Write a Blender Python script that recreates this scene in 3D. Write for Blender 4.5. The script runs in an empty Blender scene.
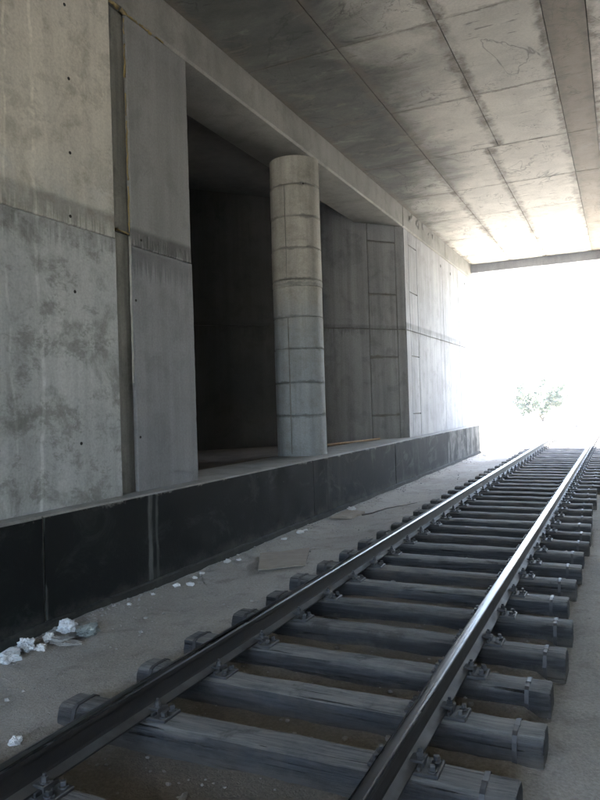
import bpy, bmesh, math, random
from mathutils import Vector, Matrix, noise
random.seed(7)
scn = bpy.context.scene
C = scn.collection
R = math.radians

# ------------------------------------------------------------------ camera
cam = bpy.data.cameras.new('camera')
cam_o = bpy.data.objects.new('camera', cam); C.objects.link(cam_o)
cam.sensor_fit = 'VERTICAL'; cam.sensor_height = 24.0; cam.lens = 20.25
cam.clip_start = 0.05; cam.clip_end = 3000
cam_o.matrix_world = Matrix(((0.90204952, 0.03071214, 0.43053853, 0.0),
                             (0.4305467, 0.00668551, -0.90254354, 0.0),
                             (-0.03059741, 0.99950591, -0.00719235, 1.994),
                             (0, 0, 0, 1)))
scn.camera = cam_o
# ------------------------------------------------------------------ light
SUN_EL = R(68); SUN_AZ = R(72)          # azimuth from the track direction, minus is to the left
sd = Vector((math.sin(SUN_AZ)*math.cos(SUN_EL), math.cos(SUN_AZ)*math.cos(SUN_EL), math.sin(SUN_EL)))
w = bpy.data.worlds.new('World'); scn.world = w; w.use_nodes = True
wn = w.node_tree; bg = wn.nodes['Background']
sky = wn.nodes.new('ShaderNodeTexSky'); sky.sky_type = 'NISHITA'; sky.sun_disc = False
sky.sun_elevation = SUN_EL; sky.sun_rotation = SUN_AZ; sky.dust_density = 3.0
wn.links.new(sky.outputs[0], bg.inputs[0]); bg.inputs[1].default_value = 0.15
sl = bpy.data.lights.new('sun', 'SUN'); sl.energy = 5.0; sl.angle = R(0.5); sl.color = (1, .965, .915)
so = bpy.data.objects.new('sun', sl); C.objects.link(so)
so.rotation_euler = sd.to_track_quat('Z', 'Y').to_euler(); so.location = (10, 40, 40)
vs = scn.view_settings
vs.view_transform = 'Standard'; vs.look = 'None'; vs.gamma = 1.0; vs.use_curve_mapping = False
vs.exposure = 4.5
cy = scn.cycles
cy.use_denoising = True; cy.use_adaptive_sampling = True; cy.adaptive_threshold = .02; cy.max_bounces = 7; cy.diffuse_bounces = 6; cy.glossy_bounces = 2; cy.volume_bounces = 1
cy.sample_clamp_indirect = 20; cy.caustics_reflective = False; cy.caustics_refractive = False
try: cy.denoiser = 'OPENIMAGEDENOISE'; cy.denoising_prefilter = 'ACCURATE'
except Exception: pass

# ------------------------------------------------------------------ node helpers
class NT:
    def __init__(s, name):
        s.m = bpy.data.materials.new(name); s.m.use_nodes = True
        s.t = s.m.node_tree; s.b = s.t.nodes['Principled BSDF']
    def n(s, typ, **kw):
        x = s.t.nodes.new(typ)
        for k, v in kw.items(): setattr(x, k, v)
        return x
    def put(s, sock, v):
        if isinstance(v, bpy.types.NodeSocket): s.t.links.new(v, sock)
        elif v is not None:
            if isinstance(v, (tuple, list)) and len(v) == 3 and sock.type == 'RGBA': v = (*v, 1)
            sock.default_value = v
    def pos(s): return s.n('ShaderNodeNewGeometry').outputs['Position']
    def nor(s): return s.n('ShaderNodeNewGeometry').outputs['Normal']
    def obj(s): return s.n('ShaderNodeTexCoord').outputs['Object']
    def gen(s): return s.n('ShaderNodeTexCoord').outputs['Generated']
    def rnd(s): return s.n('ShaderNodeObjectInfo').outputs['Random']
    def mapv(s, v, scale=(1, 1, 1), loc=(0, 0, 0)):
        x = s.n('ShaderNodeMapping'); s.put(x.inputs[0], v); s.put(x.inputs[1], loc); x.inputs[3].default_value = scale
        return x.outputs[0]
    def noise(s, v, sc, det=6, ro=.6, dist=0):
        x = s.n('ShaderNodeTexNoise'); s.put(x.inputs['Vector'], v); x.inputs['Scale'].default_value = sc
        x.inputs['Detail'].default_value = det; x.inputs['Roughness'].default_value = ro; x.inputs['Distortion'].default_value = dist
        return x.outputs[0]
    def vor(s, v, sc, feat='F1'):
        x = s.n('ShaderNodeTexVoronoi', feature=feat); s.put(x.inputs['Vector'], v); x.inputs['Scale'].default_value = sc
        return x.outputs[0]
    def mth(s, op, a, b=0.0, c=None, clamp=False):
        x = s.n('ShaderNodeMath', operation=op, use_clamp=clamp); s.put(x.inputs[0], a); s.put(x.inputs[1], b)
        if c is not None: s.put(x.inputs[2], c)
        return x.outputs[0]
    def mr(s, v, a, b, c=0.0, d=1.0):
        x = s.n('ShaderNodeMapRange', interpolation_type='SMOOTHSTEP'); s.put(x.inputs[0], v)
        for i, q in enumerate((a, b, c, d)): x.inputs[i+1].default_value = q
        return x.outputs[0]
    def mix(s, f, a, b, mode='MIX'):
        x = s.n('ShaderNodeMix', data_type='RGBA', blend_type=mode); s.put(x.inputs[0], f); s.put(x.inputs[6], a); s.put(x.inputs[7], b)
        return x.outputs[2]
    def mul(s, col, fac):                       # multiply a colour by a scalar
        x = s.n('ShaderNodeVectorMath', operation='SCALE'); s.put(x.inputs[0], col); s.put(x.inputs['Scale'], fac)
        return x.outputs[0]
    def sep(s, v):
        x = s.n('ShaderNodeSeparateXYZ'); s.put(x.inputs[0], v); return x.outputs
    def bump(s, h, st=.3, d=.02):
        x = s.n('ShaderNodeBump'); x.inputs['Strength'].default_value = st; x.inputs['Distance'].default_value = d
        s.put(x.inputs['Height'], h); s.put(s.b.inputs['Normal'], x.outputs[0])
    def fin(s, col, rough=.85, metal=0.0, spec=None):
        s.put(s.b.inputs['Base Color'], col); s.put(s.b.inputs['Roughness'], rough); s.put(s.b.inputs['Metallic'], metal)
        if spec is not None: s.b.inputs['Specular IOR Level'].default_value = spec
        return s.m

def concrete(name, c1, c2, stain=(.12, .12, .10), stain_amt=.5, streak=.25, rough=.8, band=None, low=None, bumpst=.35,
             vstripes=(), seed=0.0, spots=.5, ndet=8, cloud=0.0, rings=(), ring_col=(.1, .1, .09), ring_w=.05):
    m = NT(name); p = m.pos(); P = m.mapv(p, loc=(seed*3.1, seed*7.7, seed*1.3))
    big = m.noise(P, .55, 5, .55); mid = m.noise(P, 2.3, ndet, .65, .4); fine = m.noise(P, 38, 4, .6)
    col = m.mix(m.mr(big, .35, .65), c1, c2)
    X, Y, Z = m.sep(p)
    if low:                                      # another concrete below a given lift, mottled
        z0, z1, cl = low
        zz = m.mth('ADD', Z, m.mr(mid, .3, .7, -.25, .25))
        col = m.mix(m.mr(zz, z0, z1), cl, col)
    blot = m.mr(mid, .48, .68)
    col = m.mix(m.mth('MULTIPLY', blot, stain_amt), col, stain)
    if cloud:
        cl_ = m.noise(m.mapv(P, (1.9, 1.9, 3.0), (4, 4, 4)), 1.0, 10, .76, .15)
        col = m.mix(m.mth('MULTIPLY', m.mr(cl_, .50, .60), cloud), col, stain)
        col = m.mix(m.mth('MULTIPLY', m.mr(cl_, .46, .36), cloud*.5), col, tuple(min(.7, q*1.25) for q in c1))
    for zr in rings:
        dz = m.mth('ABSOLUTE', m.mth('SUBTRACT', m.mth('ADD', Z, m.mr(m.noise(P, 6, 4, .7), .3, .7, -.02, .02)), zr))
        kr = m.mth('MULTIPLY', m.mr(dz, ring_w*.25, ring_w, 1, 0), m.mr(m.noise(P, 2.2, 3), .35, .6, .12, .62))
        col = m.mix(kr, col, ring_col)
    st = m.noise(m.mapv(P, (4.5, 4.5, .22)), 1.0, 5, .6)
    col = m.mul(col, m.mr(st, .35, .7, 1.0+streak*.35, 1.0-streak))
    col = m.mul(col, m.mr(fine, .3, .7, .9, 1.08))
    pits = m.mr(m.vor(P, 9.0), .0, .075, 1, 0)
    pits = m.mth('MULTIPLY', pits, m.mr(m.noise(P, 1.7, 3), .55, .62))
    col = m.mul(col, m.mth('SUBTRACT', 1.0, m.mth('MULTIPLY', pits, spots)))
    if band:                                     # grout leakage stain along the cold joint
        zb, hb, amt = band
        comb = m.noise(m.mapv(P, (16, 16, .5)), 1.0, 3, .7)
        lo = m.mr(m.mth('ADD', Z, m.mr(comb, .35, .65, -.12, .10)), zb-hb, zb-hb*.3)
        hi = m.mr(Z, zb+.02, zb+.09, 1, 0)
        bm_ = m.mth('MULTIPLY', m.mth('MULTIPLY', lo, hi), m.mr(m.noise(P, 1.1, 3), .3, .6, .45, 1.0))
        col = m.mul(col, m.mth('SUBTRACT', 1.0, m.mth('MULTIPLY', bm_, amt)))
    for (yc, hw, amt) in vstripes:               # runs of laitance, lighter
        d = m.mth('ABSOLUTE', m.mth('SUBTRACT', m.mth('ADD', Y, m.mr(m.noise(P, .7, 3), .3, .7, -.05, .05)), yc))
        k = m.mth('MULTIPLY', m.mr(d, hw*.3, hw, 1, 0), m.mr(m.noise(P, 3, 4), .35, .55))
        col = m.mul(col, m.mth('ADD', 1.0, m.mth('MULTIPLY', k, amt)))
    h = m.mth('ADD', m.mth('MULTIPLY', m.noise(P, 14, 6, .65), .6), m.mth('MULTIPLY', fine, .25))
    h = m.mth('SUBTRACT', h, m.mth('MULTIPLY', pits, .8))
    m.bump(h, bumpst, .012)
    return m.fin(col, m.mr(mid, .3, .7, rough-.08, min(1, rough+.08)))

M = {}
M['wall_near'] = concrete('wall_near', (.58, .55, .47), (.50, .48, .415), (.28, .265, .215), .55, .12,
                          band=(4.08, .26, .42), low=(3.9, 4.5, (.46, .46, .42)), bumpst=.45, vstripes=((4.72, .03, .3), (4.4, .02, .22)), seed=1, cloud=.4)
M['wall_near_low'] = concrete('wall_near_low', (.38, .395, .385), (.47, .485, .47), (.19, .195, .175), .75, .16, band=(3.9, .3, .35),
                          bumpst=.5, vstripes=((4.72, .03, .3), (4.4, .02, .22)), seed=2, cloud=.7)
M['wall_band'] = concrete('wall_band', (.38, .37, .33), (.44, .43, .385), (.17, .165, .14), .75, .5, bumpst=.8, seed=3)
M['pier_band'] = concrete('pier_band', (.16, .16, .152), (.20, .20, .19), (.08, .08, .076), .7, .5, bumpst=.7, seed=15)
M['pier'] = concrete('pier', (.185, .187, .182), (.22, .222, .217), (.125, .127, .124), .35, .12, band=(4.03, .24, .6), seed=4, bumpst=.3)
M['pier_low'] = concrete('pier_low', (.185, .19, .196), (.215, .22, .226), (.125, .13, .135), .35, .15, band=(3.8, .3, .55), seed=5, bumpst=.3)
M['strip'] = concrete('strip', (.19, .19, .165), (.24, .235, .205), (.10, .10, .085), .6, .5, seed=6, bumpst=.7)
M['beam'] = concrete('beam', (.18, .178, .162), (.225, .22, .20), (.11, .108, .092), .4, .1, seed=7)
M['column'] = concrete('column', (.33, .32, .275), (.38, .365, .32), (.18, .175, .145), .45, .25, low=(3.0, 4.4, (.27, .295, .31)), seed=8, cloud=.3, rings=(1.80, 2.40, 3.02, 3.60, 4.2, 4.28, 4.86, 5.44, 6.02), ring_col=(.085, .09, .09), ring_w=.045)
M['joint'] = concrete('joint', (.13, .13, .12), (.19, .185, .17), (.07, .07, .06), .5, .3, seed=9, bumpst=.7)
M['wing'] = concrete('wing', (.27, .274, .278), (.31, .314, .318), (.15, .154, .158), .45, .25, band=(3.9, .2, .3), seed=10)
M['wing_ladder'] = concrete('wing_ladder', (.27, .274, .278), (.31, .314, .318), (.15, .154, .158), .45, .25, band=(3.9, .2, .3), seed=10, rings=(1.66, 3.15, 4.75, 6.1), ring_col=(.13, .085, .065), ring_w=.06)
M['far'] = concrete('far', (.26, .265, .275), (.31, .315, .325), (.17, .17, .17), .4, .2, rough=.8, band=(4.0, .22, .45), seed=11, bumpst=.15)
M['lintel'] = concrete('lintel', (.29, .30, .33), (.34, .35, .38), (.21, .21, .22), .4, .1, seed=16)
M['deck'] = concrete('deck', (.30, .29, .26), (.36, .35, .31), (.16, .15, .13), .5, .1, seed=12)
M['shade_wall'] = concrete('shade_wall', (.045, .045, .041), (.062, .06, .054), (.03, .03, .028), .5, .2, band=(3.9, .3, .3), seed=13)  # near black base: recess shade put into the colour, opposite wall dimmed alike
M['ledge'] = concrete('ledge', (.23, .222, .205), (.29, .28, .255), (.15, .145, .13), .5, .1, seed=14, bumpst=.8)

def ceiling_mat(name, c1, c2, damp_shade, lw, ll, seed):
    m = NT(name); p = m.pos(); P = m.mapv(p, loc=(seed, seed*2.3, 0))
    big = m.noise(P, .35, 4, .5); mid = m.noise(P, 1.6, 8, .62, .6)
    col = m.mix(m.mr(mid, .35, .65), c1, c2)
    # damp mould smears, plus shade by the wall and near end put in the colour
    X, Y, Z = m.sep(p)
    sm = m.noise(m.mapv(P, (.7, 1.1, 1)), 1.0, 9, .70, .5)
    dp = m.mth('ADD', m.mth('MULTIPLY', X, -.5), m.mth('ADD', m.mth('MULTIPLY', big, 1.7), m.mth('MULTIPLY', sm, 1.1)))
    dp = m.mth('SUBTRACT', dp, m.mth('MULTIPLY', Y, .085))
    col = m.mix(m.mth('MULTIPLY', m.mr(dp, 1.5, 2.5), damp_shade), col, m.mix(m.mr(sm, .35, .65), (.10, .106, .096), (.05, .054, .048)))
    # tide lines: contours of a slow noise
    for k, (sc, off, wd, amt) in enumerate(((.55, .5, .007, .5), (.9, .58, .006, .35), (.75, .42, .006, .35))):
        nn = m.noise(m.mapv(P, (1.0, .7, 1), (k*9.1, 3*k, 0)), sc, 5, .55, .8)
        d = m.mth('ABSOLUTE', m.mth('SUBTRACT', nn, off))
        ln = m.mth('MULTIPLY', m.mr(d, .0, wd, 1, 0), m.mr(m.noise(P, 1.3, 2), .42, .58))
        col = m.mul(col, m.mth('SUBTRACT', 1.0, m.mth('MULTIPLY', ln, amt)))
    # short dashes across the boards
    ds = m.noise(m.mapv(P, (2.2, 9.0, 1)), 1.0, 3, .5)
    ds = m.mth('MULTIPLY', m.mr(ds, .62, .68), m.mr(m.noise(P, .8, 2), .45, .55))
    col = m.mul(col, m.mth('SUBTRACT', 1.0, m.mth('MULTIPLY', ds, .5)))
    # dirt leaking out of the board joints
    gx, gy, gz = m.sep(m.gen())
    ex = m.mth('MULTIPLY', m.mth('MINIMUM', gx, m.mth('SUBTRACT', 1.0, gx)), lw)
    ey = m.mth('MULTIPLY', m.mth('MINIMUM', gy, m.mth('SUBTRACT', 1.0, gy)), ll)
    jn = m.mr(m.noise(P, 2.6, 6, .7), .35, .7, .0, 1.0)
    kx = m.mth('MULTIPLY', m.mr(m.mth('ADD', ex, m.mr(m.noise(P, 5, 5, .7), .3, .7, -.05, .05)), .03, .17, 1, 0), m.mth('ADD', .3, m.mth('MULTIPLY', jn, .75)))
    ky = m.mth('MULTIPLY', m.mr(m.mth('ADD', ey, m.mr(m.noise(P, 5, 5, .7), .3, .7, -.03, .03)), .0, .06, 1, 0), m.mth('ADD', .2, m.mth('MULTIPLY', jn, .6)))
    bl = m.mr(m.noise(m.mapv(P, (1.4, 2.6, 1), (5, 2, 0)), 1.0, 8, .72, .8), .53, .66)      # blotches of old leakage
    col = m.mix(m.mth('MULTIPLY', m.mth('MULTIPLY', bl, m.mr(big, .4, .6)), .5), col, (.20, .175, .14))
    lt = m.mr(m.noise(m.mapv(P, (1.1, 2.2, 1), (1, 8, 0)), 1.0, 7, .7, .6), .56, .7)
    col = m.mix(m.mth('MULTIPLY', lt, .14), col, (.66, .64, .58))
    ch = m.noise(m.mapv(P, (1, 1, 1), (21, 4, 0)), .42, 9, .62, 1.1)                             # one or two cracks
    ck = m.mth('MULTIPLY', m.mr(m.mth('ABSOLUTE', m.mth('SUBTRACT', ch, .47)), 0, .0035, 1, 0), m.mr(m.noise(P, .5, 2), .5, .56))
    col = m.mul(col, m.mth('SUBTRACT', 1.0, m.mth('MULTIPLY', ck, .6)))
    col = m.mix(m.mth('MULTIPLY', m.mth('MAXIMUM', kx, ky), .95), col, (.12, .10, .078))
    col = m.mul(col, m.mr(m.noise(P, 30, 3), .3, .7, .92, 1.06))
    m.bump(m.mth('ADD', m.noise(P, 12, 5), m.mth('MULTIPLY', mid, .6)), .3, .012)
    return m.fin(col, .8)
M['ceil'] = ceiling_mat('ceil', (.62, .595, .535), (.52, .50, .45), 1.0, 1.35, 2.5, 3.0)
M['ceil_b'] = ceiling_mat('ceil_b', (.575, .555, .50), (.48, .465, .42), 1.0, 1.35, 2.5, 11.0)
M['ceil_strip'] = ceiling_mat('ceil_strip', (.20, .17, .13), (.27, .23, .18), .25, .52, 2.5, 5.0)

def bitumen(name, wear, grey, stripes=()):
    m = NT(name); p = m.pos(); X, Y, Z = m.sep(p)
    st = m.noise(m.mapv(p, (1.5, 2.4, .55)), 1.0, 7, .68, .5); blot = m.noise(p, 1.9, 8, .7, .5)
    col = m.mix(m.mr(blot, .4, .75), (.006, .007, .0075), (.013, .015, .0145))
    pt = m.noise(m.mapv(p, (1, 1, 1.6), (9, 3, 1)), 1.2, 10, .76, 1.0)
    col = m.mix(m.mth('MULTIPLY', m.mr(pt, .52, .66), .5+wear*.3), col, grey)
    k = m.mth('MULTIPLY', m.mr(st, .62-wear*.3, .80-wear*.3), m.mr(blot, .35, .6, .3, 1))
    col = m.mix(m.mth('MULTIPLY', k, .35+wear*.55), col, grey)
    top = m.mth('ADD', Z, m.mr(m.noise(p, 3.5, 6, .7), .3, .7, -.06, .06))
    col = m.mix(m.mth('MULTIPLY', m.mr(top, 1.04, 1.09), .7), col, (.25, .24, .215))
    low = m.mth('ADD', Z, m.mr(m.noise(p, 2.5, 6, .7), .3, .7, -.08, .08))
    col = m.mix(m.mth('MULTIPLY', m.mr(low, .06, .22, 1, 0), .4), col, (.09, .09, .08))
    for yc, hw, amt in stripes:
        d = m.mth('ABSOLUTE', m.mth('SUBTRACT', m.mth('ADD', Y, m.mr(m.noise(p, 1.5, 3), .3, .7, -.02, .02)), yc))
        q = m.mth('MULTIPLY', m.mr(d, hw*.4, hw, 1, 0), m.mr(m.noise(m.mapv(p, (4, 4, 1)), 1, 5, .7), .35, .55, .3, 1))
        col = m.mix(m.mth('MULTIPLY', q, amt), col, (.15, .16, .15))
    sc = m.mr(m.vor(p, 5.5), 0, .05, 1, 0)
    col = m.mix(m.mth('MULTIPLY', sc, m.mr(m.noise(p, 2.2, 2), .58, .64)), col, (.2, .2, .17))
    m.bump(m.noise(p, 25, 6, .7), .4, .01)
    return m.fin(col, m.mr(blot, .3, .7, .75, .95), spec=.12)
M['bitumen'] = bitumen('bitumen', .08, (.040, .047, .043), ((6.02, .05, .75), (6.14, .03, .55), (4.5, .02, .5)))
M['bitumen_worn'] = bitumen('bitumen_worn', .72, (.19, .19, .175))
M['bitumen_mid'] = bitumen('bitumen_mid', .35, (.08, .082, .075))

def ground_mat():
    m = NT('dirt'); p = m.pos(); X, Y, Z = m.sep(p)
    big = m.noise(p, .5, 6, .6); mid = m.noise(p, 3.0, 8, .68); fine = m.noise(p, 45, 5, .7)
    col = m.mix(m.mr(big, .35, .65), (.33, .31, .275), (.43, .41, .37))
    col = m.mix(m.mth('MULTIPLY', m.mr(mid, .5, .72), .55), col, (.15, .135, .11))
    # oil and brake dust between the rails
    d = m.mth('ABSOLUTE', m.mth('ADD', X, 1.83))
    tr = m.mth('MULTIPLY', m.mr(m.mth('ADD', d, m.mr(mid, .3, .7, -.3, .3)), .9, 1.35, 1, 0), .6)
    col = m.mix(tr, col, m.mix(m.mr(mid, .4, .65), (.13, .112, .085), (.20, .18, .145)))
    # outside the bridge: dry pale sand
    o = m.mr(m.mth('ADD', Y, m.mr(big, .3, .7, -1, 1)), 25, 29)
    col = m.mix(m.mth('MULTIPLY', o, .7), col, (.42, .395, .34))
    col = m.mul(col, m.mr(fine, .3, .7, .82, 1.15))
    gr = m.mr(m.vor(p, 60), .0, .5)
    h = m.mth('ADD', m.mth('MULTIPLY', mid, 1.0), m.mth('ADD', m.mth('MULTIPLY', fine, .35), m.mth('MULTIPLY', gr, .12)))
    m.bump(h, .8, .03)
    return m.fin(col, .95, spec=.2)
M['dirt'] = ground_mat()

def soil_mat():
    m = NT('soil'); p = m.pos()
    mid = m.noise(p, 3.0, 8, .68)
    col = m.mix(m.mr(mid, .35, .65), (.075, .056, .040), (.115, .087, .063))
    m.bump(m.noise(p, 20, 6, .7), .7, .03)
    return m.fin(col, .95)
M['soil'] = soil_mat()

def timber_mat():
    m = NT('timber'); o = m.obj(); r = m.rnd()
    off = m.n('ShaderNodeCombineXYZ'); m.put(off.inputs[0], m.mth('MULTIPLY', r, 37.0)); m.put(off.inputs[1], m.mth('MULTIPLY', r, 11.0))
    v = m.n('ShaderNodeVectorMath', operation='ADD'); m.put(v.inputs[0], o); m.put(v.inputs[1], off.outputs[0])
    P = v.outputs[0]
    gr = m.noise(m.mapv(P, (2.6, 48, 48)), 1.0, 10, .70, .25)
    blot = m.noise(P, 3.4, 9, .72, .2)
    col = m.mix(m.mr(gr, .35, .68), (.020, .022, .025), (.060, .063, .068))
    nz = m.sep(m.nor())[2]
    dust = m.mth('MULTIPLY', m.mr(nz, .35, .9), m.mr(blot, .3, .62, .5, 1.0))
    col = m.mix(m.mth('MULTIPLY', dust, .85), col, m.mix(m.mr(gr, .35, .65), (.15, .152, .15), (.275, .27, .255)))
    cr = m.mr(m.noise(m.mapv(P, (.8, 30, 30), (3, 1, 5)), 1.0, 5, .6, .3), .345, .385, 1, 0)
    col = m.mul(col, m.mth('SUBTRACT', 1.0, m.mth('MULTIPLY', cr, .85)))
    ol = m.mr(m.noise(P, 2.3, 7, .68), .56, .66)
    col = m.mix(m.mth('MULTIPLY', ol, .6), col, (.03, .028, .026))
    r2 = m.mth('FRACT', m.mth('MULTIPLY', r, 7.31))
    col = m.mix(m.mth('MULTIPLY', m.mth('MULTIPLY', r2, m.mr(blot, .4, .6)), .35), col, (.13, .105, .08))       # browner ones
    col = m.mul(col, m.mth('ADD', .68, m.mth('MULTIPLY', r, .62)))
    X_, Y_, Z_ = m.sep(o)
    ed = m.mr(m.mth('ADD', Z_, m.mr(blot, .3, .7, -.04, .04)), .02, .09, 1, 0)                                  # soil splash low on the sides
    col = m.mix(m.mth('MULTIPLY', ed, .5), col, (.16, .145, .12))
    m.bump(m.mth('SUBTRACT', m.mth('MULTIPLY', gr, 1.0), m.mth('MULTIPLY', cr, 1.6)), .95, .016)
    return m.fin(col, .8, spec=.35)
M['timber'] = timber_mat()

def metal_mat(name, c1, c2, rough, metal, bump=.2, dust=0.0):
    m = NT(name); p = m.pos()
    n1 = m.noise(p, 9, 6, .65); n2 = m.noise(p, 60, 4, .6)
    col = m.mix(m.mr(n1, .35, .68), c1, c2)
    if dust:
        col = m.mix(m.mth('MULTIPLY', m.mr(m.sep(m.nor())[2], .25, .8), m.mr(m.noise(p, 4, 5), .3, .65, .4*dust, dust)), col, (.19, .185, .17))
    m.bump(n2, bump, .004)
    return m.fin(col, m.mr(n1, .3, .7, rough-.07, rough+.1), metal)
M['rail_side'] = metal_mat('rail_side', (.022, .022, .024), (.045, .04, .037), .62, .25, .3, .55)
def rail_top_mat():
    m = NT('rail_top'); p = m.pos()
    n1 = m.noise(m.mapv(p, (30, .8, 1)), 1.0, 4, .6)
    return m.fin(m.mix(m.mr(n1, .3, .7), (.10, .11, .125), (.15, .16, .175)), m.mr(n1, .3, .7, .24, .36), 1.0)
M['rail_top'] = rail_top_mat()
M['iron'] = metal_mat('iron', (.045, .047, .052), (.09, .09, .092), .6, .4, .4, .35)
M['band'] = metal_mat('band', (.05, .05, .052), (.085, .08, .078), .6, .3, .3, .12)
M['foam'] = metal_mat('foam', (.33, .25, .10), (.20, .155, .075), .9, 0, 1.0)
M['hole_shade'] = metal_mat('hole_shade', (.012, .011, .010), (.03, .026, .02), .95, 0)
M['pvc'] = metal_mat('pvc', (.42, .41, .37), (.33, .32, .29), .6, 0)
M['plastic'] = metal_mat('plastic', (.80, .82, .84), (.55, .57, .58), .5, 0)
M['greyfilm'] = metal_mat('greyfilm', (.34, .38, .36), (.20, .22, .21), .5, 0)
M['paper'] = metal_mat('paper', (.80, .80, .79), (.70, .70, .68), .8, 0)
M['rubble'] = metal_mat('rubble', (.30, .29, .27), (.42, .41, .38), .9, 0, 1.0)
M['card'] = metal_mat('card', (.29, .25, .20), (.35, .305, .25), .9, 0, .5)
M['board'] = metal_mat('board', (.34, .29, .23), (.27, .23, .185), .85, 0, .5)
M['stick'] = metal_mat('stick', (.07, .06, .05), (.11, .09, .07), .8, 0, .6)
M['floor_strip'] = metal_mat('floor_strip', (.42, .27, .15), (.33, .21, .12), .8, 0, .5)
def leaf_mat():
    m = NT('leaf'); r = m.noise(m.pos(), 1.4, 3)
    return m.fin(m.mix(m.mr(r, .35, .65), (.020, .038, .016), (.034, .05, .022)), .6)
M['leaf'] = leaf_mat()
M['bark'] = metal_mat('bark', (.10, .08, .06), (.15, .12, .09), .9, 0, .8)

# ------------------------------------------------------------------ object helpers
def mesh_obj(name, verts, faces, mat, parent=None, mats=None, fm=None, smooth=False):
    me = bpy.data.meshes.new(name); me.from_pydata(verts, [], faces); me.validate(); me.update()
    for mm in (mats or [mat]): me.materials.append(mm)
    if fm: me.polygons.foreach_set('material_index', fm)
    if smooth: me.polygons.foreach_set('use_smooth', [True]*len(me.polygons))
    o = bpy.data.objects.new(name, me); C.objects.link(o)
    if parent: attach(o, parent)
    return o
def attach(o, parent):
    o.parent = parent; o.matrix_parent_inverse = Matrix.Translation(parent.location).inverted()
def bm_obj(name, bm, mat, parent=None, smooth=False):
    bmesh.ops.recalc_face_normals(bm, faces=bm.faces)
    me = bpy.data.meshes.new(name); bm.to_mesh(me); bm.free(); me.materials.append(mat)
    if smooth: me.polygons.foreach_set('use_smooth', [True]*len(me.polygons))
    o = bpy.data.objects.new(name, me); C.objects.link(o)
    if parent: attach(o, parent)
    return o
def tag(o, label, cat, group=None, kind=None):
    if label: o['label'] = label
    if cat: o['category'] = cat
    if group: o['group'] = group
    if kind: o['kind'] = kind
    return o
def thing(name, label, cat, loc, group=None):
    o = bpy.data.objects.new(name, None); C.objects.link(o); o.location = loc; o.empty_display_size = .2
    return tag(o, label, cat, group)
def panel(name, p0, U, V, w, h, d, mat, parent=None, b=.012, rag=0.0, seg=1, off=0.0):
    """box whose front (normal U x V) has chamfered, optionally chipped edges"""
    U = Vector(U).normalized(); V = Vector(V).normalized(); N = U.cross(V); p0 = Vector(p0) + N*off
    nu = max(1, int(w*seg)) if rag else 1; nv = max(1, int(h*seg)) if rag else 1
    loop = [(i/nu*w, 0) for i in range(nu)] + [(w, j/nv*h) for j in range(nv)] + \
           [(w-i/nu*w, h) for i in range(nu)] + [(0, h-j/nv*h) for j in range(nv)]
    n = len(loop); vs_ = []
    for ring in range(3):
        for (u, v) in loop:
            q = p0 + U*u + V*v
            if ring == 0:
                c = 0.0
                if rag:
                    c = noise.noise(q*7.0)*.5 + noise.noise(q*23.0)*.5; c = max(0, c)*rag*2
                    if random.random() < .05: c += rag*random.random()*1.5
                bb = b + c
                u2 = u + (bb if u < 1e-6 else -bb if u > w-1e-6 else 0); v2 = v + (bb if v < 1e-6 else -bb if v > h-1e-6 else 0)
                vs_.append(p0 + U*u2 + V*v2)
            elif ring == 1: vs_.append(q - N*b)
            else: vs_.append(q - N*d)
    f = [tuple(range(n))]
    for ring in range(2):
        for i in range(n):
            j = (i+1) % n; a = ring*n
            f.append((a+i, a+n+i, a+n+j, a+j))
    f.append(tuple(range(3*n-1, 2*n-1, -1)))
    return mesh_obj(name, vs_, f, mat, parent)
def box(name, x0, x1, y0, y1, z0, z1, mat, parent=None, bev=0.0):
    bm = bmesh.new(); bmesh.ops.create_cube(bm, size=1)
    for v in bm.verts:
        v.co = Vector(((x0+x1)/2 + v.co.x*(x1-x0), (y0+y1)/2 + v.co.y*(y1-y0), (z0+z1)/2 + v.co.z*(z1-z0)))
    if bev: bmesh.ops.bevel(bm, geom=bm.edges[:], offset=bev, segments=1, affect='EDGES')
    return bm_obj(name, bm, mat, parent)
YP = (0, 1, 0); ZP = (0, 0, 1)

# ------------------------------------------------------------------ ground (one sheet to the horizon)
def frange(a, b, s):
    r = []; x = a
    while x < b-1e-6: r.append(x); x += s
    return r
gx = [-300, -150, -80, -40, -20, -10] + frange(-5.2, 1.6, .085) + [1.6, 2.2, 3, 4, 6, 10, 20, 40, 80, 150, 300]
gy = [-200, -80, -30, -10, -4, 0] + frange(1.4, 13, .085) + frange(13, 30, .3) + [30, 33, 38, 46, 60, 80, 120, 200, 400]
SL = [0.98, 1.66, 2.38, 3.27, 3.93, 4.55, 5.20, 5.86] + [6.51 + .652*i for i in range(82)]      # sleeper centres
def gz(x, y):
    z = .026*noise.noise(Vector((x*.9, y*.9, 0))) + .012*noise.noise(Vector((x*3.1, y*3.1, 4))) + .009*noise.noise(Vector((x*7, y*7, 7)))
    if x < -3.05:                                        # drifted sand beside the left sleeper ends
        z += .075*max(0, 1-abs(x+3.35)/.75) * (.75+.5*noise.noise(Vector((x, y*.8, 9))))
        if x < -4.2: z += .025*min(1, (-4.2-x)/.5)
    if x < -4.8: z = -.05
    if -3.05 < x < -.6:                                  # dirt heaped between the sleepers, hollow in the nearest bays
        z += (.045+.03*noise.noise(Vector((x*1.1, y*1.3, 31))))*(1 if y > 4.3 else .25)
    if x > -.9: z += .02*max(0, noise.noise(Vector((x*.6, y*.35, 17))))
    if x < -10 or x > 3.5 or y > 40 or y < 0: z = min(z, 0)
    return z
gv = [(x, y, gz(x, y) if -6 < x < 5 and -5 < y < 70 else -.02) for y in gy for x in gx]
nx = len(gx)
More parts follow.
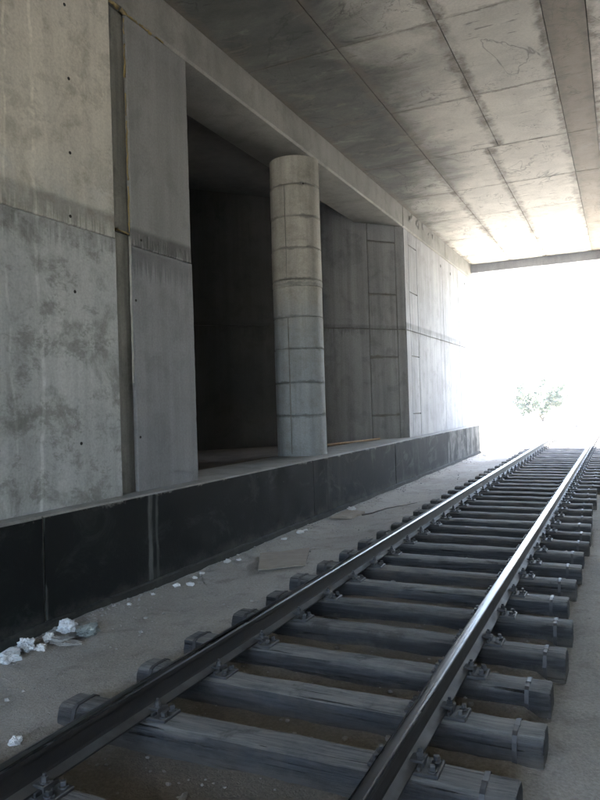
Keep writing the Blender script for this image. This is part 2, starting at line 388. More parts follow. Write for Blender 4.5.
gf = [(j*nx+i, j*nx+i+1, (j+1)*nx+i+1, (j+1)*nx+i) for j in range(len(gy)-1) for i in range(nx-1)]
tag(mesh_obj('ground', gv, gf, M['dirt'], smooth=True), 'dusty grey brown dirt ground around the track', None, kind='structure')

# ------------------------------------------------------------------ concrete ledge along the walls, bitumen-coated front
Y0 = -12.5; XRW = 5.5; Y1 = 25.9; XL = -4.75; ZL = 1.06
led = thing('concrete_ledge', 'long waist high concrete ledge with black bitumen painted front', 'ledge', (XL, 9, 0))
cuts = [Y0, -3.0, 4.5, 10.42, 15.0, 20.2, 25.3]
cm = ['bitumen', 'bitumen', 'bitumen', 'bitumen_mid', 'bitumen_mid', 'bitumen_worn']
for i in range(len(cuts)-1):
    a, b = cuts[i], cuts[i+1]
    dx = (0, .0, .004, .012, .008, .012)[i]
    s = panel('ledge_segment', (XL-.006-dx, a+.004, -.3), YP, ZP, b-a-.008, ZL+.3, 1.0, M['ledge'], led, .014, .006, 9)
    panel('bitumen_coat', (XL-dx, a+.012, -.25), YP, ZP, b-a-.024, ZL+.25-.016-(.006 if i % 2 else 0), .02, M[cm[i]], s, .003, .006, 12)
panel('toe_strip', (XL+.035, Y0, -.2), YP, ZP, 25.2-Y0, .31, .034, M['bitumen_mid'], led, .012, .008, 6)
# passage floor behind
tag(box('passage_floor', -18, -5.62, -4.9, 18.6, -.2, 1.035, M['soil']), 'brown soil floor of the dark side passage', None, kind='structure')

# ------------------------------------------------------------------ near abutment wall
def tie_hole(y, z, x, parent, r=.022):
    bm = bmesh.new()
    bmesh.ops.create_cone(bm, cap_ends=True, segments=12, radius1=r, radius2=r*.8, depth=.012, matrix=Matrix.Translation((x-.002, y, z)) @ Matrix.Rotation(R(90), 4, 'Y'))
    return bm_obj('tie_hole', bm, M['hole_shade'], parent)  # dark disc stands in for the shade inside a hole
XW = -4.97
nw = thing('abutment_wall', 'mottled pale beige concrete wall beside the yellow foamed joint', 'wall', (XW, 2, ZL))
panel('lower_lift', (XW, Y0, ZL-.03), YP, ZP, 5.84-Y0, 3.88-ZL+.03, .9, M['wall_near_low'], nw, .008, .006, 10)
panel('upper_lift', (XW-.004, Y0, 3.886), YP, ZP, 5.838-Y0, 7.1-3.886+.3, .9, M['wall_near'], nw, .008, .006, 10)
for y, z in ((5.19, 4.62), (5.17, 3.97), (5.2, 3.21), (5.23, 1.67), (5.17, 6.12), (5.2, 5.38), (4.2, 4.62), (4.22, 3.2), (4.22, 1.67), (5.08, 6.18)):
    tie_hole(y, z, XW - (.004 if z > 3.88 else 0), nw, .02)
# board ribs left by the formwork in the band
rb = []
for k in range(60):
    y = 3.2 + k*.043 + random.uniform(-.012, .012)
    if random.random() < .6: rb.append(y)
for y in rb:
    box('grout_rib', XW-.02, XW-.004+.0035, y, y+random.uniform(.006, .013), 3.90, 3.90+random.uniform(.05, .17), M['wall_near'], nw)

# ------------------------------------------------------------------ expansion joint strip with foam
ej = thing('expansion_joint', 'dark recessed vertical joint with yellow foam between two walls', 'joint', (-5.05, 5.97, ZL))
panel('joint_strip', (-5.04, 5.842, ZL-.03), YP, ZP, .30, 4.02-ZL, .6, M['strip'], ej, .006, .004, 10)
panel('joint_strip', (-5.04, 5.842, 4.0), YP, ZP, .30, 2.53, .6, M['strip'], ej, .006, .004, 10)
def tube(name, pts, rad, mat, parent=None, n=7, lump=0.0, smooth=True, cap=True):
    vs_ = []; fs = []; pts = [Vector(p) for p in pts]
    for i, p in enumerate(pts):
        t = (pts[min(i+1, len(pts)-1)] - pts[max(i-1, 0)]).normalized()
        a = t.orthogonal().normalized() if abs(t.z) > .9 else t.cross(Vector(ZP)).normalized()
        bb = t.cross(a); r0 = rad[i] if isinstance(rad, (list, tuple)) else rad
        for k in range(n):
            th = 2*math.pi*k/n; r = r0*(1+lump*noise.noise(p*9+Vector((k*1.7, 0, 0))))
            vs_.append(p + (a*math.cos(th) + bb*math.sin(th))*r)
    for i in range(len(pts)-1):
        for k in range(n):
            fs.append((i*n+k, i*n+(k+1) % n, (i+1)*n+(k+1) % n, (i+1)*n+k))
    if cap: fs += [tuple(range(n-1, -1, -1)), tuple(range((len(pts)-1)*n, len(pts)*n))]
    return mesh_obj(name, vs_, fs, mat, parent, smooth=smooth)
def wob(y0, z0, y1, z1, x, n, a):
    return [(x+random.uniform(-a, a), y0+(y1-y0)*i/n+random.uniform(-a, a), z0+(z1-z0)*i/n+random.uniform(-a, a)) for i in range(n+1)]
for (z0, z1) in ((4.03, 4.55), (4.62, 5.3), (5.36, 5.62), (5.8, 6.2), (6.3, 6.48)):
    tube('foam_bead', wob(6.136, z0, 6.14, z1, -5.022, max(6, int((z1-z0)*34)), .004), .006, M['foam'], ej, 6, 2.2)
tube('foam_bead', wob(5.86, 4.02, 6.14, 4.0, -5.028, 14, .005), .009, M['foam'], ej, 6, 2.0)
for (y0, y1, r_) in ((5.5, 6.02, .013), (6.05, 6.35, .012), (6.38, 6.62, .009), (6.70, 6.86, .008)):
    tube('foam_bead', wob(y0, 6.531, y1, 6.527, -4.992, max(6, int((y1-y0)*44)), .006), r_, M['foam'], ej, 6, 2.4)
tube('seal_cord', wob(6.14, 2.3, 6.14, 3.98, -5.024, 20, .003), .012, M['pvc'], ej, 6, .5)

# ------------------------------------------------------------------ pier wall before the opening
XP = -5.0
pw = thing('pier_wall', 'smooth grey concrete pier at the edge of the dark opening', 'pier', (XP, 6.75, ZL))
panel('lower_lift', (XP, 6.15, ZL-.03), YP, ZP, 1.20, 3.9-ZL, 1.0, M['pier_low'], pw, .010, .014, 14)
panel('upper_lift', (XP-.005, 6.15, 3.876), YP, ZP, 1.19, 6.53-3.876, 1.0, M['pier'], pw, .010, .010, 14)
for y, z in ((6.32, 3.97), (6.19, 3.25), (6.2, 1.68)): tie_hole(y, z, XP-(.005 if z > 3.9 else 0), pw, .018)
for k in range(26):
    y = 6.2+k*.043+random.uniform(-.01, .01)
    if random.random() < .75: box('grout_rib', XP-.03, XP-.005+.004, y, y+random.uniform(.005, .011), 3.90, 3.92+random.uniform(.03, .13), M['pier_band'], pw)
def wing_panels(parent, P0, D, cols, mat, z0, ztop, g=.013):
    D = Vector(D).normalized()
    for (a, b, zs) in cols:
        zz = [z0] + zs + [ztop]
        for i in range(len(zz)-1):
            # seen from the passage: U runs from the far end towards the corner so that the normal looks out
            q = Vector((P0[0], P0[1], 0)) + D*(b-g)
            panel('formwork_panel', (q.x, q.y, zz[i]+g), -D, ZP, b-a-2*g, zz[i+1]-zz[i]-2*g, .25, M['wing_ladder' if len(zs) > 1 else mat], parent, .007,
                  off=random.uniform(-.004, .004))
# ------------------------------------------------------------------ splayed wing wall beyond the column
DW = Vector((-.641, -.768, 0))
ww = thing('wing_wall', 'grey splayed concrete wall with panel marks behind the column', 'wall', (-5.3, 16.6, ZL))
lad = [1.66, 3.15, 3.86, 4.75, 6.1]
wing_panels(ww, (-5.0, 17.02), DW, [(0.0, .27, [3.86]), (.27, 1.1, lad), (1.1, 3.6, [3.86])], 'wing', ZL-.05, 6.95)
wd = thing('wing_wall_shaded', 'near black concrete wall deep inside the side passage', 'wall', (-8.3, 13, ZL))  # same wing wall carried on, its shade put into the colour
wing_panels(wd, (-5.0, 17.02), DW, [(3.6, 6.1, [3.86]), (6.1, 8.6, [3.86]), (8.6, 12.0, [3.86])], 'shade_wall', ZL-.05, 6.95, .003)
Nw = DW.cross(Vector(ZP)); 
def wing_back(P0, D, L, s, name, mat, parent):
    D = Vector(D).normalized(); n = Vector((D.y, -D.x, 0))*s
    a = Vector((P0[0], P0[1], 0)) + n*.03; b = a + D*L; c = b + n*.3; d_ = a + n*.3
    vs_ = [(*v.xy, z) for z in (ZL-.2, 7.05) for v in (a, b, c, d_)]
    return mesh_obj(name, vs_, [(0, 1, 2, 3), (4, 5, 6, 7), (0, 1, 5, 4), (1, 2, 6, 5), (2, 3, 7, 6), (3, 0, 4, 7)], M[mat], parent)
wing_back((-5.0, 17.02), DW, 3.6, 1, 'backing', 'joint', ww)
wing_back(Vector((-5.0, 17.02, 0))+DW*3.61, DW, 8.7, 1, 'backing', 'joint', wd)
# the other sides of the dark passage
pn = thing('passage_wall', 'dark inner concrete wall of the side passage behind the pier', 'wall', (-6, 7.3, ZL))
wing_back((-6.0, 7.28), DW, 12.3, -1, 'wall_core', 'shade_wall', pn)
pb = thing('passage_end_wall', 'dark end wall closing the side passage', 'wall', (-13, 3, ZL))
panel('wall_core', (-13.0, 7.6-9.6, ZL-.1), (.0, 1, 0), ZP, 10.5, 6, .3, M['shade_wall'], pb)
tag(box('passage_ceiling', -18, -5.95, -4.9, 18.6, 6.93, 7.12, M['shade_wall']), 'dark concrete ceiling of the side passage', None, kind='structure')

# ------------------------------------------------------------------ far wall near the mouth
fw = thing('mouth_wall', 'pale smooth concrete wall with formwork seams near the bright mouth', 'wall', (XP, 21, ZL))
fz = [(17.03, 17.42, [3.86]), (17.42, 18.2, [1.66, 3.2, 3.86, 4.9, 6.15]), (18.2, 21.15, [3.86]), (21.15, 23.4, [3.86]), (23.4, 25.9, [3.86])]
for a, b, zs in fz:
    zz = [ZL-.02]+zs+[6.53]
    for i in range(len(zz)-1):
        panel('formwork_panel', (XP, a+.012, zz[i]+.012), YP, ZP, b-a-.024, zz[i+1]-zz[i]-.024, .3, M['far'], fw, .006, .003, 6, off=random.uniform(-.004, .003))
box('backing', -6.0, -5.03, 17.1, 25.88, ZL-.2, 6.55, M['joint'], fw)
for y, z in ((20.98, 6.2), (22.3, 6.17), (24.5, 6.17)): tie_hole(y, z, XP+.002, fw, .06)

# ------------------------------------------------------------------ edge beam over the opening
eb = thing('edge_beam', 'long concrete edge beam running above the opening and column', 'beam', (-5.45, 10, 6.53))
bc = [5.846, 16.97, 21.6, 25.95]
for i in range(3):
    o = panel('beam_segment', (-4.985, bc[i]+.002, 6.535), YP, ZP, bc[i+1]-bc[i]-.004, .58, .955, M['beam'], eb, .028, .008, 8, off=(0, .004, .006)[i])
for k in range(9):                                         # honeycombed lumps at the top of the far wall
    y = random.uniform(17.6, 20.5)
    bm = bmesh.new(); bmesh.ops.create_icosphere(bm, subdivisions=2, radius=1)
    for v in bm.verts:
        v.co *= 1+.4*noise.noise(v.co*2.3+Vector((k, 0, 0)))
        v.co = Vector((-4.985+v.co.x*.03, y+v.co.y*random.uniform(.97, 1.03)*.11, 6.86+v.co.z*.09+(k % 3)*.05))
    bm_obj('grout_lump', bm, M['beam'], eb, True)

# ------------------------------------------------------------------ round column
col = thing('round_column', 'round pale concrete column with ring joints standing on the ledge', 'column', (-5.45, 11.47, ZL))
def drum(z0, z1, r, mat, name='drum', taper=0.0):
    n = 56; vs_ = []; fs = []; prof = []
    g = .006
    prof = [(z0+g*.2, r-.014), (z0+g, r-.012), (z0+g+.012, r), (z1-g-.012, r), (z1-g, r-.012), (z1-g*.2, r-.014)]
    for (z, rr) in prof:
        for k in range(n):
            th = 2*math.pi*k/n
            rj = rr*(1+.004*noise.noise(Vector((math.cos(th)*2, math.sin(th)*2, z*1.5))))
            vs_.append((-5.45+rj*math.cos(th), 11.47+rj*math.sin(th), z))
    for i in range(len(prof)-1):
        for k in range(n): fs.append((i*n+k, i*n+(k+1) % n, (i+1)*n+(k+1) % n, (i+1)*n+k))
    fs += [tuple(range(n-1, -1, -1)), tuple(range((len(prof)-1)*n, len(prof)*n))]
    o = mesh_obj(name, vs_, fs, M[mat], col, smooth=True)
    try: o.data.set_sharp_from_angle(angle=R(28))
    except Exception: pass
    return o
zs = [ZL-.02, 1.80, 2.40, 3.02, 3.60, 4.16, 4.28, 4.86, 5.44, 6.02, 6.56]
for i in range(len(zs)-1):
    drum(zs[i], zs[i+1], .465 + (0, .001, .003, .0, .002, .008, .006, .0, .003, .0)[i], 'column')
core = [(-5.45+.452*math.cos(2*math.pi*k/40), 11.47+.452*math.sin(2*math.pi*k/40), z) for z in (ZL-.01, 6.55) for k in range(40)]
mesh_obj('joint_core', core, [(k, (k+1) % 40, 40+(k+1) % 40, 40+k) for k in range(40)], M['joint'], col)
def seam(th0, z0, z1, w_):                                     # formwork seam: thin raised fin of grout
    vs_ = []; n = 14
    for i in range(n+1):
        z = z0+(z1-z0)*i/n; th = th0+.006*noise.noise(Vector((th0, z*4, 2)))
        ww_ = w_*(1+.5*noise.noise(Vector((z*6, th0, 0))))
        for s, rr in ((-1, .469), (0, .478), (1, .469)):
            t2 = th+s*ww_/.47; vs_.append((-5.45+rr*math.cos(t2), 11.47+rr*math.sin(t2), z))
    fs = [(3*i+k, 3*i+k+1, 3*i+k+4, 3*i+k+3) for i in range(n) for k in range(2)]
    mesh_obj('seam', vs_, fs, M['joint'], col)
tc = math.atan2(-11.47, 5.45)                                  # direction towards the near side
seam(tc-.42, 4.30, 6.0, .008); seam(tc-.42, 1.1, 3.58, .010)
seam(tc+1.35, 1.1, 6.5, .006)
tie_hole(0, 0, 0, col, .02).location = (-5.45+.468*math.cos(tc+.35), 11.47+.468*math.sin(tc+.35), 6.02)

# ------------------------------------------------------------------ bridge deck: slab and its board-marked soffit panels
dk = thing('bridge_deck', 'stained cream concrete bridge soffit marked by large formwork boards', 'ceiling', (0, 10, 7.1))
box('slab', -16, XRW+.6, Y0-.3, 26.9, 7.128, 8.2, M['joint'], dk)
cx = [-4.98, -3.52, -2.08, -.79, -.27, 1.03, 2.33, 3.63, XRW]
cyv = [-6.05+2.5*i for i in range(13)]
for i in range(len(cx)-1):
    for j in range(len(cyv)):
        y0 = cyv[j]; y1 = min(y0+2.5, 26.3)
        if y0 > 26.2: continue
        x0, x1 = cx[i], cx[i+1]
        if y0 > 13.5 and i in (1, 2):                           # the boards step sideways in the farther bays
            if i == 1: x1 -= .22
            else: x0 -= .22
        mt = 'ceil_strip' if i == 3 else ('ceil' if (i*3+j*5) % 4 else 'ceil_b')
        panel('soffit_board', (x0+.006, y1-.006, 7.1), (0, -1, 0), (1, 0, 0), y1-y0-.012, x1-x0-.012, .04, M[mt], dk, .006, .004, 8,
              off=random.uniform(-.004, .004) - (.004 if i == 3 else 0))
# mouth lintel
pl = thing('mouth_lintel', 'grey concrete downstand beam across the bright mouth', 'beam', (0, 26.5, 6.7))
panel('beam_face', (XRW, 26.3, 6.74), (-1, 0, 0), ZP, XRW+5.0, .37, .6, M['lintel'], pl, .015, .006, 6)
# right hand wall (off to the side)
rw = thing('opposite_wall', 'grey concrete wall on the far side of the track', 'wall', (XRW, 9, 0))
for k in range(14):
    panel('formwork_panel', (XRW, Y0+3*(k+1)-.005, -.2), (0, -1, 0), ZP, 2.99, 7.29, .5, M['shade_wall'], rw, .01)

# ------------------------------------------------------------------ rails
def rail(x, label):
    pr = [(-.0635, 0), (.0635, 0), (.0635, .010), (.045, .016), (.012, .030), (.009, .045), (.009, .120), (.013, .134), (.034, .143), (.0355, .150),
          (.0355, .170), (.031, .178), (.022, .181), (0, .182)]
    full = pr + [(-a, b) for a, b in reversed(pr[2:-1])]
    n = len(full); ys = [-6.9, 0] + frange(2, 30, 1.0) + [30, 45.3]
    z0 = .190; vs_ = []; fs = []; fm = []
    for y in ys:
        wx = .004*noise.noise(Vector((x, y*.25, 0)))
        for a, b in full: vs_.append((x+wx+a, y, z0+b))
    for i in range(len(ys)-1):
        for k in range(n):
            k2 = (k+1) % n; fs.append((i*n+k, (i+1)*n+k, (i+1)*n+k2, i*n+k2))
            zc = (full[k][1]+full[k2][1])/2; fm.append(1 if zc > .172 else 0)
    o = mesh_obj('steel_rail', vs_, fs, None, None, [M['rail_side'], M['rail_top']], fm)
    for p in o.data.polygons: p.use_smooth = False
    return tag(o, label, 'rail')
XLR, XRR = -2.63, -1.035
rail(XLR, 'steel rail on the side of the track next to the black ledge')
rail(XRR, 'steel rail on the side of the track away from the ledge')

# ------------------------------------------------------------------ sleepers
HL = 1.375; XC = -1.832
def sect(x, sd_):
    """cross-section of a sawn sleeper with waney rounded shoulders"""
    a = noise.noise(Vector((x*1.6, sd_, 0))); b = noise.noise(Vector((x*1.6, sd_, 5))); c = noise.noise(Vector((x*4, sd_, 9)))
    a2 = noise.noise(Vector((x*.8, sd_*3, 2))); b2 = noise.noise(Vector((x*.8, sd_*3, 7)))
    tw = .084+.016*a+.022*a2; tw2 = .084+.016*b+.022*b2; H = .168+.005*c; W = .124+.007*b2
    pts = [(-W, -.06), (-W, .085+.012*a), (-W+.010, .118+.01*a), (-tw-.018, .153), (-tw+.008, H), (0, H+.002), (tw2-.008, H), (tw2+.018, .153), (W-.010, .118+.01*b), (W, .085+.012*b), (W, -.06)]
    return [(y+.005*noise.noise(Vector((x*7, k, sd_))), z+.0035*noise.noise(Vector((x*7, k+20, sd_)))) for k, (y, z) in enumerate(pts)]
def timber_mesh(sd_):
    xs = [-HL, -HL+.012] + [-HL+.012+(2*HL-.024)*i/34 for i in range(1, 34)] + [HL-.012, HL]
    vs_ = []; fs = []; n = 11
    for i, x in enumerate(xs):
        s = .965 if i in (0, len(xs)-1) else 1.0
        for (y, z) in sect(x, sd_): vs_.append((x+.006*noise.noise(Vector((y*20, z*20, sd_)))*(s < 1), y*s, z*s if z > 0 else z))
    for i in range(len(xs)-1):
        for k in range(n): fs.append((i*n+k, (i+1)*n+k, (i+1)*n+(k+1) % n, i*n+(k+1) % n))
    fs += [tuple(range(n)), tuple(range((len(xs)-1)*n+n-1, (len(xs)-1)*n-1, -1))]
    me = bpy.data.meshes.new('timber'); me.from_pydata(vs_, [], fs)
    bm = bmesh.new(); bm.from_mesh(me); bmesh.ops.recalc_face_normals(bm, faces=bm.faces); bm.to_mesh(me); bm.free()
    me.materials.append(M['timber']); me.polygons.foreach_set('use_smooth', [True]*len(me.polygons))
    try: me.set_sharp_from_angle(angle=R(38))
    except Exception: pass
    return me
def band_mesh(x, sd_):
    vs_ = []; fs = []; w_ = .013; n = 11
    for dx, gr in ((-w_, .001), (-w_, .007), (w_, .007), (w_, .001)):
        for (y, z) in sect(x, sd_):
            l = math.hypot(y, z-.06) or 1
            vs_.append((x+dx, y*(1+gr/max(abs(y), .05)) if abs(y) > .05 else y, z+gr if z > .1 else z))
    for i in range(3):
        for k in range(n-1): fs.append((i*n+k, (i+1)*n+k, (i+1)*n+k+1, i*n+k+1))
    # crimped buckle
    b0 = len(vs_)
    for sx in (-.016, .016):
        for (y, z) in ((-.022, .160), (.016, .160), (.016, .176), (-.012, .177)): vs_.append((x+sx, y, z))
    fs += [(b0, b0+1, b0+2, b0+3), (b0+7, b0+6, b0+5, b0+4)] + [(b0+k, b0+4+k, b0+4+(k+1) % 4, b0+(k+1) % 4) for k in range(4)]
    me = bpy.data.meshes.new('strap_band'); me.from_pydata(vs_, [], fs); me.materials.append(M['band'])
    return me
def bm_box(bm, cx_, cy_, cz_, sx, sy, sz, bev=0):
    r = bmesh.ops.create_cube(bm, size=1, matrix=Matrix.Translation((cx_, cy_, cz_)) @ Matrix.Diagonal((sx, sy, sz, 1)))
    if bev: bmesh.ops.bevel(bm, geom=list({e for v in r['verts'] for e in v.link_edges}), offset=bev, segments=1, affect='EDGES')
def bm_cyl(bm, x, y, z0, z1, r, n=8):
    bmesh.ops.create_cone(bm, cap_ends=True, segments=n, radius1=r, radius2=r*.92, depth=z1-z0, matrix=Matrix.Translation((x, y, (z0+z1)/2)))
def to_me(name, bm, mat):
    me = bpy.data.meshes.new(name); bm.to_mesh(me); bm.free(); me.materials.append(mat); return me
bm = bmesh.new(); bm_box(bm, 0, 0, .010, .36, .165, .020, .004)
for s in (-1, 1): bm_box(bm, s*.083, 0, .030, .018, .15, .022, .003)
ME_plate = to_me('base_plate', bm, M['iron'])
bm = bmesh.new(); bm_box(bm, .062, 0, .046, .072, .075, .018, .005); bm_box(bm, .088, 0, .034, .020, .07, .030, .003)
ME_clip = to_me('rail_clip', bm, M['iron'])
bm = bmesh.new(); bm_cyl(bm, 0, 0, .040, .052, .026, 12); bm_cyl(bm, 0, 0, .052, .075, .019, 6); bm_cyl(bm, 0, 0, .075, .090, .010, 8)
ME_bolt = to_me('clip_bolt', bm, M['iron'])
bm = bmesh.new(); bm_cyl(bm, 0, 0, .018, .026, .026, 12); bm_box(bm, 0, 0, .036, .026, .026, .026, .003)
ME_spike = to_me('screw_spike', bm, M['iron'])
bm = bmesh.new(); bm_box(bm, 0, 0, .010, .36, .165, .020)                       # far copies: plate with its fittings in one mesh
for s in (-1, 1):
    bm_box(bm, s*.07, 0, .042, .08, .075, .03); bm_cyl(bm, s*.075, 0, .05, .10, .018, 6)
    for t in (-1, 1): bm_box(bm, s*.145, t*.045, .03, .026, .026, .035)
ME_plate_far = to_me('base_plate', bm, M['iron'])
seeds = [3.3, 8.1, 14.7, 21.9, 30.2, 41.6, 52.9, 63.4, 77.7]
ME_t = [timber_mesh(s) for s in seeds]
ME_b = [(band_mesh(-HL+.115, s), band_mesh(HL-.135, s)) for s in seeds]
def link(name, me, parent, loc=(0, 0, 0), rz=0, rx=0):
    o = bpy.data.objects.new(name, me); C.objects.link(o); o.parent = parent; o.location = loc; o.rotation_euler = (rx, 0, rz); return o
rs = random.Random(5)
for i, y in enumerate(SL):
    if y > 45: break
    k = rs.randrange(9)
    in_shade = y < 24.5
    near = y < 2.6
    lab = 'dark creosoted timber sleeper with strapped ends in the shaded track' if in_shade else 'sunlit timber sleeper of the track outside the bridge mouth'
    s = thing('timber_sleeper', lab, 'sleeper', (XC+rs.uniform(-.045, .045), y, rs.uniform(-.006, .002)),
              'sleepers of the shaded track' if in_shade else 'sleepers of the sunlit track')
    if i == 3: s['label'] = 'timber sleeper with a white scrap lying against its end'; del s['group']
    s.rotation_euler.z = rs.uniform(-.022, .022)
    link('timber', ME_t[k], s)
    if y < 26:
        for b_ in ME_b[k]: link('strap_band', b_, s, (rs.uniform(-.02, .02), 0, 0))
    for xr in (XLR, XRR):
        lx = xr-s.location.x
        if y < 12:
            p = link('base_plate', ME_plate, s, (lx, 0, .1675))
            for sg in (0, math.pi):
                link('rail_clip', ME_clip, p, (0, 0, .0), sg)
                link('clip_bolt', ME_bolt, p, (.072*math.cos(sg), 0, .010), rs.random())
                for t in (-1, 1): link('screw_spike', ME_spike, p, (.145*math.cos(sg), t*.045, rs.uniform(0, .008)), rs.random())
        else: link('base_plate', ME_plate_far, s, (lx, 0, .1675))

# ------------------------------------------------------------------ litter
def lump(name, loc, size, mat, label, cat, sd_, group=None, sub=4, amp=.55, flat=1.0, freq=1.6):
    bm = bmesh.new(); bmesh.ops.create_icosphere(bm, subdivisions=sub, radius=1)
    for v in bm.verts:
        q = v.co*freq+Vector((sd_*5.1, sd_, 0))
        f = 1+amp*noise.noise(q)+amp*.6*abs(noise.noise(q*2.7))-amp*.3+amp*.35*noise.noise(q*6)+amp*.10*abs(noise.noise(q*11))
        v.co = Vector((v.co.x*f*size[0], v.co.y*f*size[1], max(v.co.z*f*size[2]*flat, -size[2]*.75)))
    o = bm_obj(name, bm, mat)
    o.location = (loc[0], loc[1], gz(loc[0], loc[1])+size[2]*.6); o.rotation_euler.z = sd_
    return tag(o, label, cat, group)
lump('plastic_bag', (-4.52, 3.86, 0), (.11, .085, .06), M['plastic'], 'largest crumpled white plastic bag lying below the black ledge', 'bag', 1.2)
lump('plastic_bag', (-4.56, 4.10, 0), (.085, .07, .055), M['plastic'], 'rounded grey white plastic lump beside the largest crumpled bag', 'bag', 2.7)
lump('paper_ball', (-4.55, 4.33, 0), (.045, .045, .045), M['paper'], 'small round white paper ball among bags below the ledge', 'litter', 3.1)
lump('paper_wad', (-4.46, 4.16, 0), (.05, .04, .03), M['paper'], 'flat white paper wad in front of the grey white lump', 'litter', 9.4)
lump('plastic_bag', (-4.57, 4.57, 0), (.085, .07, .06), M['plastic'], 'bright white peaked bag beside the pale green film', 'bag', 4.4)
lump('plastic_film', (-4.38, 4.62, 0), (.13, .10, .04), M['greyfilm'], 'pale green grey crumpled film sheet on the dirt below the ledge', 'film', 5.5)
lump('rubble_heap', (-4.42, 4.36, 0), (.15, .09, .03), M['rubble'], 'low heap of grey mortar crumbs between the white bags', 'rubble', 6.5, amp=.8)
lump('paper_wad', (-3.27, 2.84, 0), (.035, .03, .03), M['paper'], 'bright white scrap touching the end of a sleeper', 'litter', 7.5)
for i, (x, y, s) in enumerate(((-4.55, 6.2, .04), (-4.42, 6.28, .045), (-4.55, 6.55, .03), (-4.58, 6.75, .03), (-4.60, 7.35, .05), (-4.52, 7.5, .03), (-4.56, 5.4, .025),
                               (-4.55, 8.85, .035), (-4.52, 9.35, .06), (-4.50, 9.5, .035), (-4.57, 5.8, .022), (-4.40, 24.1, .07))):
    lump('paper_scrap', (x, y, 0), (s*1.3, s, s*.55), M['paper'], 'small white scrap of paper lying at the foot of the ledge', 'litter', 11+i*1.7, 'white scraps at the foot of the ledge', sub=2)
def sheet(name, pts, th, mat, label, cat, wv=.01, n=10, z=.03):
    a, b, c, d_ = [Vector((p[0], p[1])) for p in pts]; vs_ = []; fs = []
    for lay in (0, 1):
        for i in range(n+1):
            for j in range(n+1):
                u, v = i/n, j/n; q = (a*(1-u)+b*u)*(1-v)+(d_*(1-u)+c*u)*v
                vs_.append((q.x, q.y, gz(q.x, q.y)+z+wv*noise.noise(Vector((q.x*2.5, q.y*2.5, 3)))+lay*th))
    N_ = (n+1)**2
    for i in range(n):
        for j in range(n):
            k = i*(n+1)+j
            fs += [(k, k+1, k+n+2, k+n+1), (N_+k, N_+k+n+1, N_+k+n+2, N_+k+1)]
    ed = [i*(n+1) for i in range(n)] + [n*(n+1)+j for j in range(n)] + [(n-i)*(n+1)+n for i in range(n)] + [n-j for j in range(n)]
    for i in range(len(ed)):
        p, q = ed[i], ed[(i+1) % len(ed)]; fs.append((p, q, N_+q, N_+p))
    o = mesh_obj(name, vs_, fs, mat)
    return tag(o, label, cat)
sheet('cardboard_sheet', ((-4.40, 7.85), (-3.93, 6.95), (-3.44, 7.22), (-3.93, 8.4)), .012, M['card'], 'flat brown grey cardboard sheet lying between ledge and track', 'cardboard', .006, z=.02)
sheet('broken_board', ((-4.6, 10.75), (-4.25, 10.85), (-4.22, 11.4), (-4.58, 11.5)), .035, M['board'], 'pale flat board piece lying on dirt near the column', 'board', .004, z=.008)
lump('paper_scrap', (-4.45, 11.35, 0), (.09, .07, .03), M['paper'], 'white crumpled paper lying on the pale board piece', 'litter', 40.2).location.z += .06
st = []
for i in range(15):
    t = i/14; st.append((-4.2+.62*t+.03*math.sin(t*9), 11.2+1.3*t, gz(-4.2+.62*t, 11.2+1.3*t)+.022+.03*math.sin(t*3.1)))
tag(tube('dry_stick', st, [.014-.009*i/14 for i in range(15)], M['stick'], n=6), 'thin dark stick lying on the dirt past the pale board', 'stick')
bt = tube('brown_strip', [(-6.2, 12.4, 1.084), (-5.95, 13.8, 1.084), (-5.70, 15.1, 1.084), (-5.5, 16.1, 1.084)], .024, M['floor_strip'], n=4, smooth=False)  # thin brown strip for the brown line along the floor
tag(bt, 'brown strip lying along the passage floor by the wall', 'floor_strip')

# loose stones and crumbs
bm0 = []
for s_ in range(6):
    bm = bmesh.new(); bmesh.ops.create_icosphere(bm, subdivisions=1, radius=1)
    for v in bm.verts: v.co *= 1+.45*noise.noise(v.co*1.3+Vector((s_*7, 0, 0)))
    bm0.append(([v.co.copy() for v in bm.verts], [tuple(v.index for v in f.verts) for f in bm.faces])); bm.free()
vs_, fs = [], []; rg = random.Random(21)
def stone(x, y, s):
    V_, F_ = rg.choice(bm0); o = len(vs_); a = rg.random()*6.28; ca, sa = math.cos(a), math.sin(a); z = gz(x, y)
    sx, sy, sz = s*rg.uniform(.7, 1.4), s*rg.uniform(.7, 1.2), s*rg.uniform(.4, .8)
    for v in V_: vs_.append((x+(v.x*ca-v.y*sa)*sx, y+(v.x*sa+v.y*ca)*sy, z+sz*.35+v.z*sz))
    fs.extend(tuple(i+o for i in f) for f in F_)
for _ in range(1500):
    y = 3+rg.random()**1.6*22; stone(-4.70+abs(rg.gauss(0, .10)), y, rg.uniform(.004, .015)*(1+.6*(rg.random() < .1)))
for _ in range(1300):
    stone(rg.uniform(-4.6, -3.2), 2+rg.random()**1.5*20, rg.uniform(.003, .010)*(1+1.3*(rg.random() < .06)))
for _ in range(1300):
    stone(rg.uniform(-3.2, -.5), 2+rg.random()**1.4*16, rg.uniform(.004, .014)*(1+1.2*(rg.random() < .1)))
for _ in range(900):
    stone(rg.uniform(-.5, 1.2), 2+rg.random()**1.5*18, rg.uniform(.003, .011))
tag(mesh_obj('gravel', vs_, fs, M['rubble']), 'loose grey crumbs of stone and mortar scattered on the dirt', 'gravel', kind='stuff')

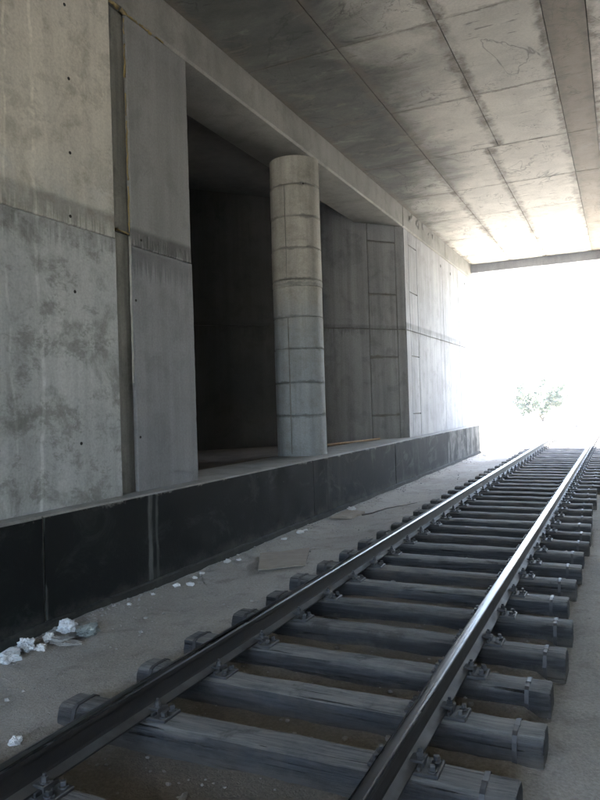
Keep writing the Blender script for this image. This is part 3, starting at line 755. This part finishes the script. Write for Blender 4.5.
# ------------------------------------------------------------------ thin haze added to imitate the glare around the mouth
hz = NT('glare_haze'); hz.t.nodes.remove(hz.b)
pv = hz.n('ShaderNodeVolumePrincipled'); pv.inputs['Color'].default_value = (.93, .95, .97, 1); pv.inputs['Density'].default_value = .0009
pv.inputs['Anisotropy'].default_value = .78
hz.t.links.new(pv.outputs[0], hz.t.nodes['Material Output'].inputs['Volume'])
tag(box('added_haze', -302, 302, -202, 402, -1.2, 8.6, hz.m), 'thin added haze imitating glare around the bridge mouth', None, kind='stuff')

# ------------------------------------------------------------------ bush outside the mouth
tr = thing('leafy_bush', 'green leafy bush in the bright glare outside the mouth', 'bush', (-6.0, 60, 0))
rb_ = random.Random(3); lv, lf = [], []; tv = []
limbs = []
for k in range(16):
    a = rb_.uniform(0, 6.28); sp = rb_.uniform(.3, 2.3); h = (rb_.uniform(2.0, 3.3) if k > 4 else rb_.uniform(1.2, 1.9)) if k else 3.9
    tip = Vector((-6.1+math.cos(a)*sp*1.1, 60+math.sin(a)*sp, h)); b0 = Vector((-6.1+rb_.uniform(-.1, .1), 60, -.05))
    mid_ = b0.lerp(tip, .5)+Vector((0, 0, .25)); limbs.append([b0, mid_, tip])
tube('trunk', [(-6.1, 60, -.1), (-6.08, 60, .6), (-6.12, 60.02, 1.5), (-6.0, 60, 2.4)], [.05, .04, .03, .015], M['bark'], tr, 8)
for L in limbs: tube('branch', [L[0], L[0].lerp(L[1], .6), L[1], L[2]], [.035, .03, .022, .008], M['bark'], tr, 5)
for L in limbs:
    for c_ in range(14):
        cc = L[1].lerp(L[2], rb_.uniform(.1, 1.1))+Vector((rb_.gauss(0, .22), rb_.gauss(0, .22), rb_.gauss(0, .16)))
        for q in range(60):
            p = cc+Vector((rb_.gauss(0, .13), rb_.gauss(0, .13), rb_.gauss(0, .10)))
            u = Vector((rb_.gauss(0, 1), rb_.gauss(0, 1), rb_.gauss(0, .6))).normalized(); v = u.orthogonal().normalized()
            s_ = rb_.uniform(.06, .12); o = len(lv)
            lv += [p-u*s_, p+v*s_*.45, p+u*s_, p-v*s_*.45]; lf.append((o, o+1, o+2, o+3))
tag(mesh_obj('crown', lv, lf, M['leaf'], tr), None, None)
